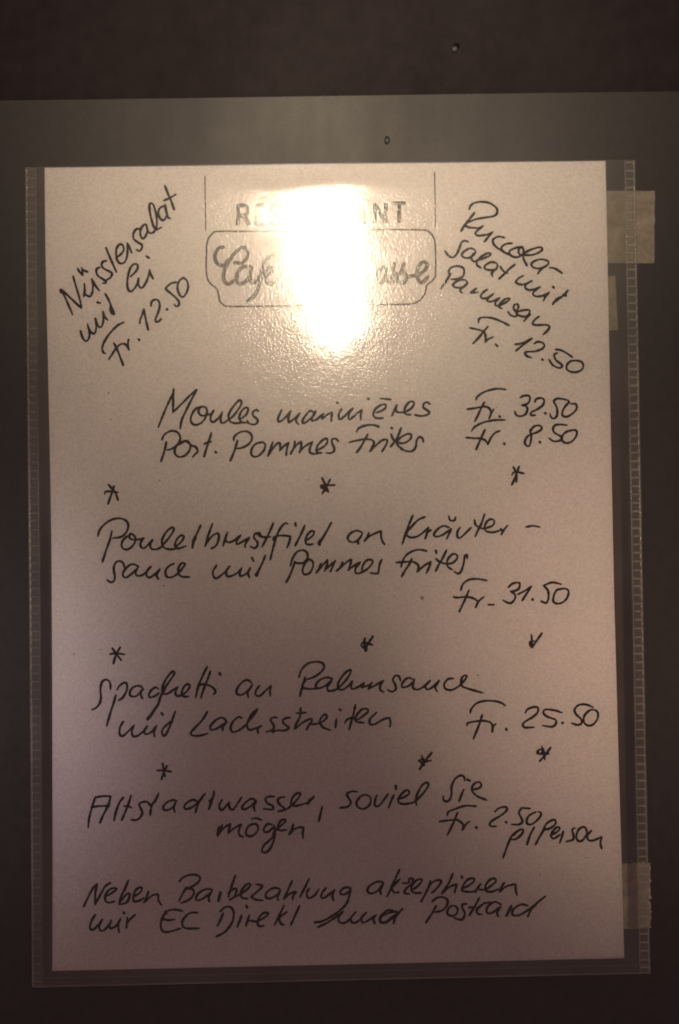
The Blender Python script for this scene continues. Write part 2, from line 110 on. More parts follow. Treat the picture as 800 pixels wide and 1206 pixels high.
w 25.50|7045,-5758 7144,-5630 7341,-5561 7514,-5572 7510,-5745 7333,-5914 7047,-6081 6949,-6187 6999,-6296 7172,-6308 7368,-6294;8409,-5783 8142,-5692 7795,-5655 7727,-5792 7876,-5924 8156,-6038 8174,-6189 8020,-6294 7673,-6244;8418,-6150 8435,-6168;9579,-5611 9320,-5499 9037,-5515 8881,-5685 8942,-5858 9112,-6034 9130,-6185 8977,-6247 8761,-6178;9620,-5707 9446,-5717 9246,-5907 9218,-6144 9368,-6276 9564,-6237 9721,-6046 9748,-5830 9642,-5707
a|7635,-7019 7716,-7257 7733,-7494;7960,-7055 7781,-7301 7545,-7555;7456,-7274 7480,-7166 7632,-7126 7672,-7299 7889,-7282;7480,-7166 7542,-7297 7652,-7234
a|3178,-7267 3259,-7624;3549,-7162 3313,-7447 3087,-7763;3057,-7442 3237,-7395 3235,-7497 3518,-7451;3057,-7442 3183,-7546
a|1153,-2888 1126,-3100 1192,-3384;1448,-2832 1268,-3102 1145,-3359;1008,-3121 1103,-3052 1433,-3153;1007,-3145 1076,-3240 1217,-3314
a|-6387,-7367 -6359,-7603 -6306,-7840;-6229,-7456 -6348,-7689 -6437,-7944;-6583,-7620 -6347,-7625 -6077,-7673
w Altstadtwasser,|-9146,-9651 -9113,-9344 -9002,-8919 -8869,-8538;-8869,-8559 -8611,-8521 -8311,-8527;-8311,-8527 -8401,-8846 -8576,-9184 -8716,-9489;-9023,-8919 -8744,-8882 -8358,-8881;-7840,-8579 -7992,-8769 -8125,-9108 -8201,-9426;-7560,-8512 -7693,-8903 -7914,-9411;-7822,-8900 -7672,-8903 -7544,-8970;-6962,-8755 -7155,-8764 -7264,-8847 -7201,-9020 -7160,-9170 -7248,-9339 -7399,-9421 -7558,-9397;-6542,-8456 -6683,-8731 -6814,-8921 -6869,-9240;-6920,-8812 -6835,-8899 -6748,-8794;-5890,-8747 -6040,-8714 -6256,-8803 -6387,-8972 -6324,-9080 -6130,-9041 -5935,-8874;-5934,-8810 -6000,-8980 -5960,-9160;-5138,-8783 -5288,-8716 -5504,-8818 -5613,-8945 -5550,-9053 -5335,-8993 -5118,-8826 -4834,-8490;-4943,-8616 -5119,-8912 -5208,-9188;-4510,-8432 -4556,-8666 -4712,-9070;-4556,-8624 -4636,-8836 -4690,-9006;-4687,-8771 -4579,-8709;-4213,-8737 -4323,-8928 -4283,-9100 -4175,-9080 -3956,-8828;-3957,-8849 -3959,-9020 -3831,-9109 -3656,-8898 -3502,-8666;-2989,-8773 -3161,-8727 -3400,-8894 -3488,-9042 -3403,-9107 -3186,-9005 -2968,-8795;-2969,-8838 -3057,-9007 -3017,-9179;-2299,-8659 -2492,-8655 -2623,-8738 -2560,-8889 -2368,-9000 -2370,-9128 -2693,-9100;-1911,-8688 -2084,-8706 -2172,-8811 -2088,-8963 -1960,-9072 -1919,-9159 -2156,-9205;-2156,-9205 -1875,-9138 -1658,-8993 -1417,-8741 -1328,-8571 -1457,-8560 -1610,-8694 -1678,-8907 -1529,-9017 -1313,-8978 -1096,-8918;-834,-8688 -966,-8835 -1076,-8983;-878,-8751 -986,-8792 -1053,-8941;-529,-9058 -608,-9356 -668,-9603
w soviel|765,-8539 536,-8534 381,-8632 455,-8786 529,-8939 399,-9088 118,-9123;1094,-8672 889,-8718 733,-8943 806,-9122 1009,-9177 1216,-9029 1260,-8802 1120,-8672;1502,-8680 1423,-8856 1419,-9058 1546,-9086 1728,-8887 1912,-8637;2115,-8692 2009,-8918 1928,-9144;2198,-8354 2206,-8476;2240,-8847 2496,-8776 2677,-8653 2654,-8525 2500,-8573 2318,-8772 2289,-8949 2441,-9028 2696,-9008 2902,-8936 3214,-8638 3398,-8363 3349,-8260 3168,-8358 2983,-8684 2927,-8936 2950,-9079
w Sie|4760,-8220 4720,-8069 4591,-8023 4394,-8148 4258,-8425 4253,-8682 4184,-8895 4053,-8970 3946,-8890 3949,-8762;4710,-8541 4620,-8732 4529,-8966;4847,-8179 4933,-8215;5035,-8547 5252,-8509 5363,-8403 5300,-8282 5126,-8313 5015,-8482 5054,-8655 5225,-8809 5546,-8944
w Fr.|4078,-9472 4132,-9345 4394,-9243 4742,-9142 5152,-9163;4456,-9394 4320,-9713 4072,-10200;3788,-9702 4083,-9665 4429,-9651 4600,-9761 4663,-9848 4629,-10040;4629,-10028 4772,-9808 4903,-9716;5137,-9926 5162,-9961
w 2.50|5841,-9379 5995,-9253 6255,-9216 6274,-9345 6076,-9512 5725,-9720 5636,-9847 5721,-9913 5873,-9916;6244,-9765 6261,-9782;7148,-9288 6841,-9257;6841,-9257 6735,-9432 6808,-9611 6856,-9764 6726,-9863 6445,-9857;7350,-9419 7117,-9541 7011,-9717 7059,-9859 7238,-9848 7473,-9650 7564,-9474 7453,-9411
w p/Person|6747,-10066 6514,-10213 6355,-10463 6113,-11066;6513,-10264 6722,-10065 6875,-10069 6821,-10220 6613,-10393 6433,-10414;7287,-9976 7127,-10276 7007,-10603;7696,-10009 7511,-10284 7324,-10610;7564,-10184 7750,-9858 8035,-9712 8083,-9865 7901,-10013 7694,-10085;7894,-10292 8154,-10145 8233,-10020 8131,-9993 7975,-10142 7904,-10318 8020,-10406 8228,-10274;8359,-10149 8303,-10351 8221,-10577;8797,-10032 8693,-10106 8739,-10309 8710,-10461 8452,-10532;9079,-10012 8923,-10110 8840,-10362 8914,-10516 9068,-10493 9227,-10269 9206,-10065 9079,-10002;9409,-10145 9251,-10320 9299,-10498 9478,-10502 9788,-10381;9788,-10407 9732,-10583 9768,-10812
w mögen|-4226,-9656 -4293,-9805 -4404,-10059;-4356,-9739 -4380,-9910 -4412,-10037;-4403,-10037 -4185,-9785 -3925,-9620;-3925,-9620 -4015,-9960;-4015,-9960 -3798,-9793 -3538,-9649;-3538,-9670 -3628,-9925 -3566,-10076 -3458,-10099;-3045,-9649 -3240,-9709 -3359,-9921 -3309,-10071 -3116,-10075 -2920,-9887 -2938,-9694 -3067,-9640;-3150,-9468 -2978,-9437 -2785,-9505;-2400,-9684 -2550,-9659 -2695,-9827 -2662,-9956 -2490,-9917 -2315,-9750;-2314,-9707 -2297,-10006 -2367,-10347 -2544,-10642 -2717,-10703 -2780,-10616 -2691,-10426 -2408,-10175 -2318,-9963 -2100,-9754 -1904,-9587 -1945,-9500 -2097,-9583 -2187,-9795 -2102,-9904 -1887,-9887;-1604,-9678 -1672,-9891 -1782,-10060;-1760,-10060 -1542,-9851 -1282,-9792;-1240,-9814 -1265,-10027 -1255,-10207
w Neben|-9345,-12535 -9149,-12136 -8974,-11841 -8845,-11717;-8845,-11738 -8913,-12055 -8917,-12459;-8917,-12459 -8720,-12102 -8546,-11808 -8352,-11684;-8507,-12170 -8292,-12047 -8141,-11923 -8204,-11879 -8376,-11918 -8528,-12106 -8552,-12318 -8424,-12406 -8210,-12368;-7696,-11613 -7820,-11908 -7973,-12203 -8040,-12478;-7996,-12372 -7822,-12164 -7672,-12082 -7674,-12252 -7783,-12420 -7997,-12479;-7523,-12212 -7308,-12089 -7199,-11921 -7284,-11877 -7435,-11980 -7523,-12212 -7482,-12383 -7268,-12345 -7138,-12263;-6964,-12033 -7031,-12223 -7141,-12433;-7119,-12412 -6838,-12184 -6623,-12138;-6602,-12168 -6604,-12359 -6499,-12532
w Barbezahlung|-5835,-11686 -5653,-11528 -5351,-11449 -5095,-11518 -5097,-11689 -5314,-11855 -5572,-11956;-5572,-11913 -5703,-12123 -5844,-12397;-5572,-11956 -5358,-11981 -5296,-12132 -5449,-12341 -5772,-12483;-4629,-12018 -4844,-11992 -5103,-12115 -5234,-12303 -5149,-12390 -4934,-12310 -4630,-12082;-4674,-12145 -4762,-12313 -4742,-12441;-4330,-12110 -4421,-12448;-4305,-12131 -4395,-12449;-3764,-11503 -3898,-11863 -4032,-12286;-4052,-12158 -3814,-11993 -3729,-12058 -3818,-12291 -3991,-12393;-3755,-12292 -3625,-12210 -3365,-12045 -3213,-11877 -3298,-11824 -3471,-11957 -3582,-12168 -3520,-12340 -3327,-12365;-3019,-11860 -2826,-11885 -2806,-11971 -3002,-12138 -3197,-12304;-3198,-12325 -3027,-12414 -2770,-12441;-2162,-12027 -2377,-12002 -2615,-12146 -2661,-12315 -2511,-12382 -2252,-12260 -2120,-12071;-2142,-12134 -2231,-12324 -2203,-12453;-1685,-11760 -1818,-12035 -1996,-12414;-1974,-12394 -1778,-12227 -1584,-12146;-1541,-12168 -1650,-12294 -1674,-12443;-1060,-11688 -1216,-12005 -1402,-12350;-1068,-12050 -1157,-12219 -1095,-12399 -878,-12310 -703,-12079;-444,-12042 -598,-12231 -621,-12380 -514,-12403 -253,-12217 -122,-12113;-122,-12113 -212,-12324 -172,-12496;460,-12061 266,-12036 92,-12160 112,-12288 284,-12271 458,-12146;459,-12082 412,-12337 299,-12634 37,-12884 -268,-13090 -614,-13253 -894,-13290
w akzeptieren|1644,-11861 1429,-11856 1168,-12000 1079,-12169 1206,-12279 1466,-12177 1686,-11905;1642,-11989 1552,-12179 1584,-12329;2277,-11426 2075,-11849 1807,-12398;2292,-11768 2073,-11977 1985,-12103 2068,-12254 2240,-12258;2376,-11919 2591,-11923 2637,-11775 2767,-11778 2720,-11948 2501,-12135 2455,-12284 2627,-12330;2716,-12182 2890,-12079 3088,-11870 3047,-11784 2851,-11865 2719,-12033 2715,-12225 2843,-12292 3059,-12296;3412,-11855 3321,-12131 3053,-12616;3344,-12067 3541,-11879 3758,-11841 3799,-11927 3622,-12159 3447,-12304;4237,-11616 4101,-11934 3813,-12355;3857,-12313 4098,-12105 4359,-12003;4380,-12025 4288,-12322;4566,-11727 4584,-11774;4599,-12166 4837,-12054 5029,-11895 4984,-11801 4794,-11843 4625,-12050 4574,-12235 4738,-12285 4974,-12290 5117,-12200;5262,-12016 5141,-12177 5067,-12315;5141,-12177 5258,-12226 5447,-12207 5637,-12094 5829,-11935 5784,-11827 5619,-11861 5449,-12067 5469,-12277 5680,-12305 5918,-12217;6135,-11988 6013,-12172 5939,-12310;5963,-12311 6202,-12129 6534,-12043;6558,-12067 6554,-12253 6597,-12450
w wir|-8921,-12842 -9073,-13072 -9119,-13326 -8991,-13371 -8818,-13205 -8666,-13017;-8666,-13017 -8775,-13206 -8756,-13397 -8606,-13400 -8390,-13172 -8346,-13045;-8346,-13045 -8412,-13256 -8349,-13342 -8177,-13261 -8003,-13010;-8003,-13010 -8091,-13220 -8060,-13497;-7885,-12774 -7860,-12809;-7746,-12973 -7769,-13142 -7785,-13333;-7770,-13185 -7640,-13018 -7467,-12873
w EC|-5733,-12761 -6053,-12711 -6354,-12769;-6354,-12769 -6312,-12834;-6507,-13021 -6272,-13089 -6015,-13074;-6311,-12770 -6464,-13000 -6532,-13296 -6449,-13489 -6235,-13515 -5805,-13397;-5177,-12836 -5455,-12852 -5694,-13059 -5739,-13271 -5591,-13402 -5120,-13412
w Direkt|-4340,-12812 -4166,-12667 -3952,-12671 -3848,-12886 -3917,-13225 -4179,-13560 -4503,-13723;-4234,-12878 -4322,-13089 -4454,-13341;-3382,-12632 -3349,-12692;-3550,-12956 -3639,-13188 -3728,-13399;-3271,-12962 -3338,-13152 -3406,-13364;-3360,-13194 -3210,-13176 -3017,-13202 -2736,-13080 -2584,-12934 -2691,-12889 -2864,-12992 -2974,-13203 -2934,-13374 -2741,-13369;-2000,-12649 -2177,-13007 -2354,-13344;-1896,-12885 -2135,-13050 -2179,-13135 -2117,-13306 -2010,-13351;-1420,-12661 -1575,-12977 -1753,-13357
w und|-768,-13463 -487,-13341 -139,-13136 166,-12908;166,-12908 12,-13096 9,-13267 116,-13333 332,-13273 638,-12939;638,-12939 463,-13148 503,-13320 719,-13282 1025,-12969;1025,-12969 850,-13157 890,-13328 1107,-13247 1390,-13062;1390,-13062 1279,-13209 1341,-13380;2145,-12950 1886,-12987 1582,-13130 1536,-13321 1751,-13347 2056,-13140;2013,-12914 1798,-12910 1557,-13118 1533,-13288 1704,-13334 1965,-13169 2380,-12858;2271,-12962 2094,-13172 2026,-13383
w Postcard|3462,-12625 3616,-12500 3832,-12462 4024,-12573 3999,-12786 3823,-12953 3563,-13011;3610,-12778 3432,-13072 3211,-13388;4258,-12787 4115,-12831 4019,-12969 4039,-13109 4203,-13159 4346,-13092 4396,-12907 4281,-12802;4729,-12728 4588,-12748 4562,-12864 4652,-13052 4601,-13260 4483,-13304 4249,-13229;5205,-12528 5058,-12781 4815,-13172;4821,-12869 5057,-12851;5389,-12718 5126,-12922 5123,-13085 5286,-13135;5625,-12691 5389,-12718;6000,-12778 5767,-12680 5504,-12860 5476,-13069 5665,-13073 5999,-12848;5974,-12894 5853,-13077 5888,-13209;6376,-12832 6279,-12993 6180,-13201;6400,-12847 6302,-13017 6204,-13201;6989,-12845 6754,-12794 6468,-12951 6417,-13159 6652,-13188 6986,-13008 7321,-12759 7657,-12510;7321,-12783 7128,-12965 6981,-13241
"""
PRINT = """
printed_rule|thin printed vertical line left of the heading|0.42|-4540,14451 -4538,13675 -4535,12426
printed_rule|thin printed vertical line right of the heading|0.42|4066,14487 4068,13567 4058,12411
printed_frame|thin printed rounded plaque outline under the heading|0.62|-1286,12340 -2715,12345 -4048,12359 -4284,12276 -4464,12042 -4518,11617 -4529,10780 -4426,10450 -4191,10236 -4105,10057 -4052,9756 -3927,9608 -3786,9542 -3073,9526 -1330,9524 416,9522 2164,9523 2959,9525 3182,9547 3407,9650 3537,9792 3635,9950 3698,10218 3931,10426 4024,10604 4039,11065 4044,11642 3993,11995 3825,12228 3521,12322 2055,12341 463,12336 -1286,12340
printed_letter|printed capital letter R|1.50|-3331,12584 -3320,13331;-3320,13331 -3098,13328 -2972,13256 -2942,13134 -2991,13006 -3103,12943 -3326,12946;-3103,12943 -2902,12579
printed_letter|printed capital letter E|1.50|-2664,12586 -2653,13333;-2653,13333 -2335,13329;-2658,12959 -2373,12956;-2664,12586 -2330,12582
printed_letter|printed capital letter S|1.50|-1748,13250 -1874,13331 -2018,13301 -2084,13158 -2006,13013 -1849,12910 -1739,12796 -1790,12632 -1949,12586 -2107,12668
printed_letter|printed capital letter T|1.50|-1588,13336 -1111,13330;-1350,13333 -1361,12586
printed_letter|printed capital letter A|1.50|-1027,12591 -793,13335;-793,13335 -582,12585;-941,12830 -661,12826
printed_letter|printed capital letter U|1.50|-316,13340 -324,12838 -263,12656 -137,12590 7,12652 74,12833 82,13335
printed_letter|printed capital letter R|1.50|372,12595 385,13342;385,13342 607,13339 734,13267 763,13144 713,13017 601,12954 378,12957;601,12954 802,12589
printed_letter|printed capital letter A|1.50|1009,12596 1244,13341;1244,13341 1454,12591;1096,12836 1376,12832
printed_letter|printed capital letter N|1.50|1789,12598 1802,13346;1802,13346 2203,12593;2203,12593 2216,13341
printed_letter|printed capital letter T|1.50|2472,13348 2950,13342;2711,13345 2697,12597
printed_script|printed script letters beginning the name in the plaque|1.45|-3903,11760 -4083,11703 -4205,11465 -4149,11194 -3913,11071 -3732,11249;-3017,11329 -2966,11568 -3101,11750 -3370,11633 -3642,11307 -3856,10891 -3890,10562 -3744,10380 -3475,10526 -3353,10704;-3017,11329 -3198,11170 -3466,11173;-2933,11028 -3200,11002 -3401,10705 -3387,10435 -3180,10391 -2938,10639 -2844,10997;-2844,10967 -2909,10579 -2775,10409 -2581,10634;-2153,11407 -2335,11230 -2490,10753 -2587,10275 -2770,9918 -3011,9742;-2581,10634 -2402,10692 -2250,10929;-2403,10602 -2163,10748 -2054,10927 -2189,10988 -2342,10751 -2317,10421 -2109,10376 -1869,10565;-2185,11318 -2033,11466
printed_script|printed script letters ending the name in the plaque|1.40|2159,10930 1949,10843 1825,10574 1881,10346 2091,10451 2218,10869;2218,10869 2152,10510 2269,10358 2423,10626;2490,11058 2456,10806 2589,10564 2477,10338 2269,10400;2589,10564 2723,10742 2836,11041;2836,11041 2814,10801 2947,10559 2835,10333 2645,10395;2947,10559 3138,10587 3377,10613;3377,10601 3650,10820 3714,11029 3566,11103 3383,10913 3347,10554 3491,10324 3747,10548
SPECKS|-8232,6364,90;-8149,5380,60;-6272,-833,80;-6381,3076,60;-9591,-3282,90;3294,-1440,150;-862,3019,50;-8619,-3143,60;5323,-4339,80;7469,-11728,70;-5095,248,40;1875,-6624,50;9183,-11141,50;-7772,-13884,60;6593,-14505,50;-1841,-3109,40;6223,5606,40
"""

# ------------------------------------------------------------------ materials
def mat(name):
    m = bpy.data.materials.new(name)
    m.use_nodes = True
    n = m.node_tree
    return m, n, n.nodes, n.links

def coords(ns, ls, scale=(1, 1, 1)):
    tc = ns.new('ShaderNodeTexCoord')
    mp = ns.new('ShaderNodeMapping')
    mp.inputs['Scale'].default_value = scale
    ls.new(tc.outputs['Object'], mp.inputs['Vector'])
    return mp.outputs['Vector']

def noise_n(ns, ls, vec, scale, detail=3.0, rough=0.55):
    t = ns.new('ShaderNodeTexNoise')
    t.inputs['Scale'].default_value = scale
    t.inputs['Detail'].default_value = detail
    t.inputs['Roughness'].default_value = rough
    ls.new(vec, t.inputs['Vector'])
    return t.outputs['Fac']

def ramp(ns, ls, fac, a, b, lo=0.3, hi=0.7):
    r = ns.new('ShaderNodeValToRGB')
    r.color_ramp.elements[0].position = lo
    r.color_ramp.elements[1].position = hi
    r.color_ramp.elements[0].color = (*a, 1)
    r.color_ramp.elements[1].color = (*b, 1)
    ls.new(fac, r.inputs['Fac'])
    return r.outputs['Color']

def bump(ns, ls, h, strength, dist):
    b = ns.new('ShaderNodeBump')
    b.inputs['Strength'].default_value = strength
    b.inputs['Distance'].default_value = dist
    ls.new(h, b.inputs['Height'])
    return b.outputs['Normal']

def simple(name, a, b, scale, rough, bstr=0.2, bdist=0.0001, spec=0.5, lo=0.3, hi=0.7, detail=4.0):
    m, n, ns, ls = mat(name)
    p = ns['Principled BSDF']
    v = coords(ns, ls)
    f = noise_n(ns, ls, v, scale, detail)
    ls.new(ramp(ns, ls, f, a, b, lo, hi), p.inputs['Base Color'])
    f2 = noise_n(ns, ls, v, scale * 4, 2)
    ls.new(bump(ns, ls, f2, bstr, bdist), p.inputs['Normal'])
    p.inputs['Roughness'].default_value = rough
    p.inputs['Specular IOR Level'].default_value = spec
    return m

def paper_material():
    m, n, ns, ls = mat('paper')
    p = ns['Principled BSDF']
    v = coords(ns, ls)
    cloud = noise_n(ns, ls, v, 22, 4)
    fibre = noise_n(ns, ls, v, 1500, 3, 0.7)
    c1 = ramp(ns, ls, cloud, (0.80, 0.785, 0.755), (0.835, 0.80, 0.785), 0.35, 0.65)
    c2 = ramp(ns, ls, fibre, (0.77, 0.76, 0.78), (1.0, 1.0, 1.0), 0.30, 0.62)
    mx = ns.new('ShaderNodeMix')
    mx.data_type = 'RGBA'
    mx.blend_type = 'MULTIPLY'
    mx.inputs[0].default_value = 1.0
    ls.new(c1, mx.inputs[6])
    ls.new(c2, mx.inputs[7])
    ls.new(mx.outputs[2], p.inputs['Base Color'])
    ls.new(bump(ns, ls, fibre, 0.25, 0.00005), p.inputs['Normal'])
    p.inputs['Roughness'].default_value = 0.85
    p.inputs['Specular IOR Level'].default_value = 0.2
    return m

def film_material(name, gain, haze, r1, r2, mixr, wave):
    """clear polypropylene: sees through, mirrors softly, fine orange-peel relief"""
    m, n, ns, ls = mat(name)
    for x in list(ns):
        if x.type != 'OUTPUT_MATERIAL':
            ns.remove(x)
    out = [x for x in ns if x.type == 'OUTPUT_MATERIAL'][0]
    v = coords(ns, ls)
    vs = coords(ns, ls, (1.0, 1.0, 0.8))
    peel0 = noise_n(ns, ls, vs, 1150, 1.5, 0.6)
    # the top few millimetres near the opening are smoother than the rest
    sx = ns.new('ShaderNodeSeparateXYZ')
    ls.new(v, sx.inputs[0])
    mr = ns.new('ShaderNodeMapRange')
    mr.interpolation_type = 'SMOOTHSTEP'
    mr.inputs['From Min'].default_value = 0.140
    mr.inputs['From Max'].default_value = 0.134
    mr.inputs['To Min'].default_value = 0.25
    mr.inputs['To Max'].default_value = 1.0
    ls.new(sx.outputs['Z'], mr.inputs['Value'])
    pm = ns.new('ShaderNodeMath')
    pm.operation = 'MULTIPLY'
    ls.new(peel0, pm.inputs[0])
    ls.new(mr.outputs['Result'], pm.inputs[1])
    peel = pm.outputs[0]
    soft = noise_n(ns, ls, v, 60, 2.0, 0.5)
    def normal(dist):
        nb = bump(ns, ls, peel, 1.0, dist)
        b2 = ns.new('ShaderNodeBump')
        b2.inputs['Strength'].default_value = 1.0
        b2.inputs['Distance'].default_value = 0.00010
        ls.new(soft, b2.inputs['Height'])
        ls.new(nb, b2.inputs['Normal'])
        return b2.outputs['Normal']
    def gloss(rough, dist):
        g = ns.new('ShaderNodeBsdfGlossy')
        g.inputs['Roughness'].default_value = rough
        ls.new(normal(dist), g.inputs['Normal'])
        return g
    g1 = gloss(r1, wave * 0.22)          # smooth skin of the film
    gs = gloss(0.11, wave)               # fine orange peel that sparkles round the glare
    g2 = gloss(r2, wave * 0.6)           # soft wide sheen
    ga = ns.new('ShaderNodeMixShader')
    ga.inputs[0].default_value = 0.40
    ls.new(g1.outputs[0], ga.inputs[1])
    ls.new(gs.outputs[0], ga.inputs[2])
    gm = ns.new('ShaderNodeMixShader')
    gm.inputs[0].default_value = mixr
    ls.new(ga.outputs[0], gm.inputs[1])
    ls.new(g2.outputs[0], gm.inputs[2])
    tr = ns.new('ShaderNodeBsdfTransparent')
    tr.inputs[0].default_value = (0.985, 0.985, 0.975, 1)
    df = ns.new('ShaderNodeBsdfDiffuse')
    df.inputs[0].default_value = (0.75, 0.76, 0.68, 1)
    hz = ns.new('ShaderNodeMixShader')
    smr = ns.new('ShaderNodeMapRange')
    ls.new(noise_n(ns, ls, v, 26, 5, 0.6), smr.inputs['Value'])
    smr.inputs['From Min'].default_value = 0.35
    smr.inputs['From Max'].default_value = 0.70
    smr.inputs['To Min'].default_value = haze * 0.5
    smr.inputs['To Max'].default_value = haze * 1.9
    ls.new(smr.outputs['Result'], hz.inputs[0])
    ls.new(tr.outputs[0], hz.inputs[1])
    ls.new(df.outputs[0], hz.inputs[2])
    fr = ns.new('ShaderNodeFresnel')
    fr.inputs['IOR'].default_value = 1.5
    mu = ns.new('ShaderNodeMath')
    mu.operation = 'MULTIPLY'
    mu.use_clamp = True
    mu.inputs[1].default_value = gain
    ls.new(fr.outputs[0], mu.inputs[0])
    mm = ns.new('ShaderNodeMixShader')
    ls.new(mu.outputs[0], mm.inputs[0])
    ls.new(hz.outputs[0], mm.inputs[1])
    ls.new(gm.outputs[0], mm.inputs[2])
    ls.new(mm.outputs[0], out.inputs['Surface'])
    return m

def tape_material(name, a, b, clear):
    m, n, ns, ls = mat(name)
    p = ns['Principled BSDF']
    v = coords(ns, ls)
    ls.new(ramp(ns, ls, noise_n(ns, ls, v, 170, 5, 0.65), a, b, 0.32, 0.68), p.inputs['Base Color'])
    crepe = noise_n(ns, ls, coords(ns, ls, (0.35, 1, 1.0)), 900, 3)
    ls.new(bump(ns, ls, crepe, 0.7, 0.00015), p.inputs['Normal'])
    p.inputs['Roughness'].default_value = 0.55
    p.inputs['Specular IOR Level'].default_value = 0.3
    tr = ns.new('ShaderNodeBsdfTransparent')
    mx = ns.new('ShaderNodeMixShader')
    out = [x for x in ns if x.type == 'OUTPUT_MATERIAL'][0]
    mr = ns.new('ShaderNodeMapRange')
    ls.new(noise_n(ns, ls, v, 240, 4, 0.6), mr.inputs['Value'])
    mr.inputs['From Min'].default_value = 0.3
    mr.inputs['From Max'].default_value = 0.7
    mr.inputs['To Min'].default_value = clear * 1.6
    mr.inputs['To Max'].default_value = clear * 0.4
    ls.new(mr.outputs['Result'], mx.inputs[0])
    ls.new(p.outputs[0], mx.inputs[1])
    ls.new(tr.outputs[0], mx.inputs[2])
    ls.new(mx.outputs[0], out.inputs['Surface'])
    return m

def add_smears(m, lo, hi):
    ns, ls = m.node_tree.nodes, m.node_tree.links
    v = coords(ns, ls, (1.0, 1.0, 0.45))
    mr = ns.new('ShaderNodeMapRange')
    ls.new(noise_n(ns, ls, v, 17, 6, 0.62), mr.inputs['Value'])
    mr.inputs['From Min'].default_value = 0.35
    mr.inputs['From Max'].default_value = 0.68
    mr.inputs['To Min'].default_value = lo
    mr.inputs['To Max'].default_value = hi
    ls.new(mr.outputs['Result'], ns['Principled BSDF'].inputs['Roughness'])

M_WALL = simple('dark_wall', (0.020, 0.016, 0.018), (0.028, 0.022, 0.024), 160, 0.7, 0.3, spec=0.14)
M_BOARD = simple('grey_board', (0.029, 0.028, 0.028), (0.037, 0.036, 0.036), 240, 0.45, 0.35, 0.00006, spec=0.36)
add_smears(M_BOARD, 0.39, 0.52)
add_smears(M_WALL, 0.62, 0.80)
M_PAPER = paper_material()
M_INK = simple('pen_ink', (0.006, 0.004, 0.004), (0.016, 0.010, 0.008), 700, 0.6, 0.1, spec=0.12)
M_PRINT = simple('grey_printing', (0.05, 0.044, 0.04), (0.085, 0.075, 0.068), 900, 0.7, 0.1, spec=0.2)
M_LOGO = simple('pale_printing', (0.12, 0.11, 0.10), (0.20, 0.185, 0.165), 700, 0.7, 0.1, spec=0.2)
M_SPECK = simple('speck', (0.26, 0.21, 0.18), (0.34, 0.28, 0.25), 900, 0.8, 0.1, spec=0.2)
M_FRONT = film_material('clear_film', 1.15, 0.020, 0.075, 0.28, 0.27, 0.000060)
M_BACK = film_material('clear_film_back', 0.5, 0.010, 0.2, 0.4, 0.5, 0.00002)
M_WELD = film_material('milky_weld', 1.3, 0.09, 0.22, 0.45, 0.5, 0.00004)
M_WELD2 = film_material('clear_weld', 0.8, 0.025, 0.22, 0.45, 0.5, 0.00004)
M_TAPE = tape_material('masking_tape', (0.30, 0.285, 0.22), (0.42, 0.395, 0.31), 0.32)
M_TAPE2 = tape_material('frayed_tape', (0.38, 0.36, 0.29), (0.60, 0.56, 0.46), 0.38)
M_PIN = simple('dull_metal', (0.05, 0.048, 0.048), (0.075, 0.072, 0.071), 400, 0.45, 0.1)
M_DENT = simple('dent_rim', (0.022, 0.020, 0.019), (0.028, 0.025, 0.024), 400, 0.7, 0.1, spec=0.3)
M_HOLE = simple('dark_hole', (0.004, 0.003, 0.003), (0.007, 0.005, 0.005), 400, 0.8, 0.1, spec=0.1)

# ------------------------------------------------------------------ helpers
def obj(name, bm, m, parent=None, smooth=False, label=None):
    me = bpy.data.meshes.new(name)
    bmesh.ops.recalc_face_normals(bm, faces=bm.faces) if False else None
    bm.to_mesh(me)
    bm.free()
    me.materials.append(m)
    if smooth:
        me.shade_smooth()
    o = bpy.data.objects.new(name, me)
    C.objects.link(o)
    if parent:
        o.parent = parent
    if label:
        o['label'] = label
    return o

def thing(name, label, cat, loc=(0, 0, 0), group=None):
    o = bpy.data.objects.new(name, None)
    o.empty_display_size = 0.01
    C.objects.link(o)
    o.location = Vector(loc) * MM
    o['label'] = label
    o['category'] = cat
    if group:
        o['group'] = group
    return o

def box(bm, x0, x1, y0, y1, z0, z1, bev=0.0):
    vs = [bm.verts.new(Vector(c) * MM) for c in
          ((x0, y0, z0), (x1, y0, z0), (x1, y1, z0), (x0, y1, z0), (x0, y0, z1), (x1, y0, z1), (x1, y1, z1), (x0, y1, z1))]
    fs = [bm.faces.new([vs[i] for i in f]) for f in
          ((0, 1, 5, 4), (1, 2, 6, 5), (2, 3, 7, 6), (3, 0, 4, 7), (4, 5, 6, 7), (3, 2, 1, 0))]
    if bev:
        es = {e for f in fs for e in f.edges}
        bmesh.ops.bevel(bm, geom=list(es), offset=bev * MM, segments=2, affect='EDGES')

def slab(bm, pts, y0, y1):
    """outline pts (x, z) extruded between depths y0 (front) and y1 (back)"""
    a = [bm.verts.new(Vector((x, y0, z)) * MM) for x, z in pts]
    b = [bm.verts.new(Vector((x, y1, z)) * MM) for x, z in pts]
    bm.faces.new(a)
    bm.faces.new(b[::-1])
    n = len(pts)
    for i in range(n):
        j = (i + 1) % n
        bm.faces.new((a[j], a[i], b[i], b[j]))
    bmesh.ops.recalc_face_normals(bm, faces=bm.faces)

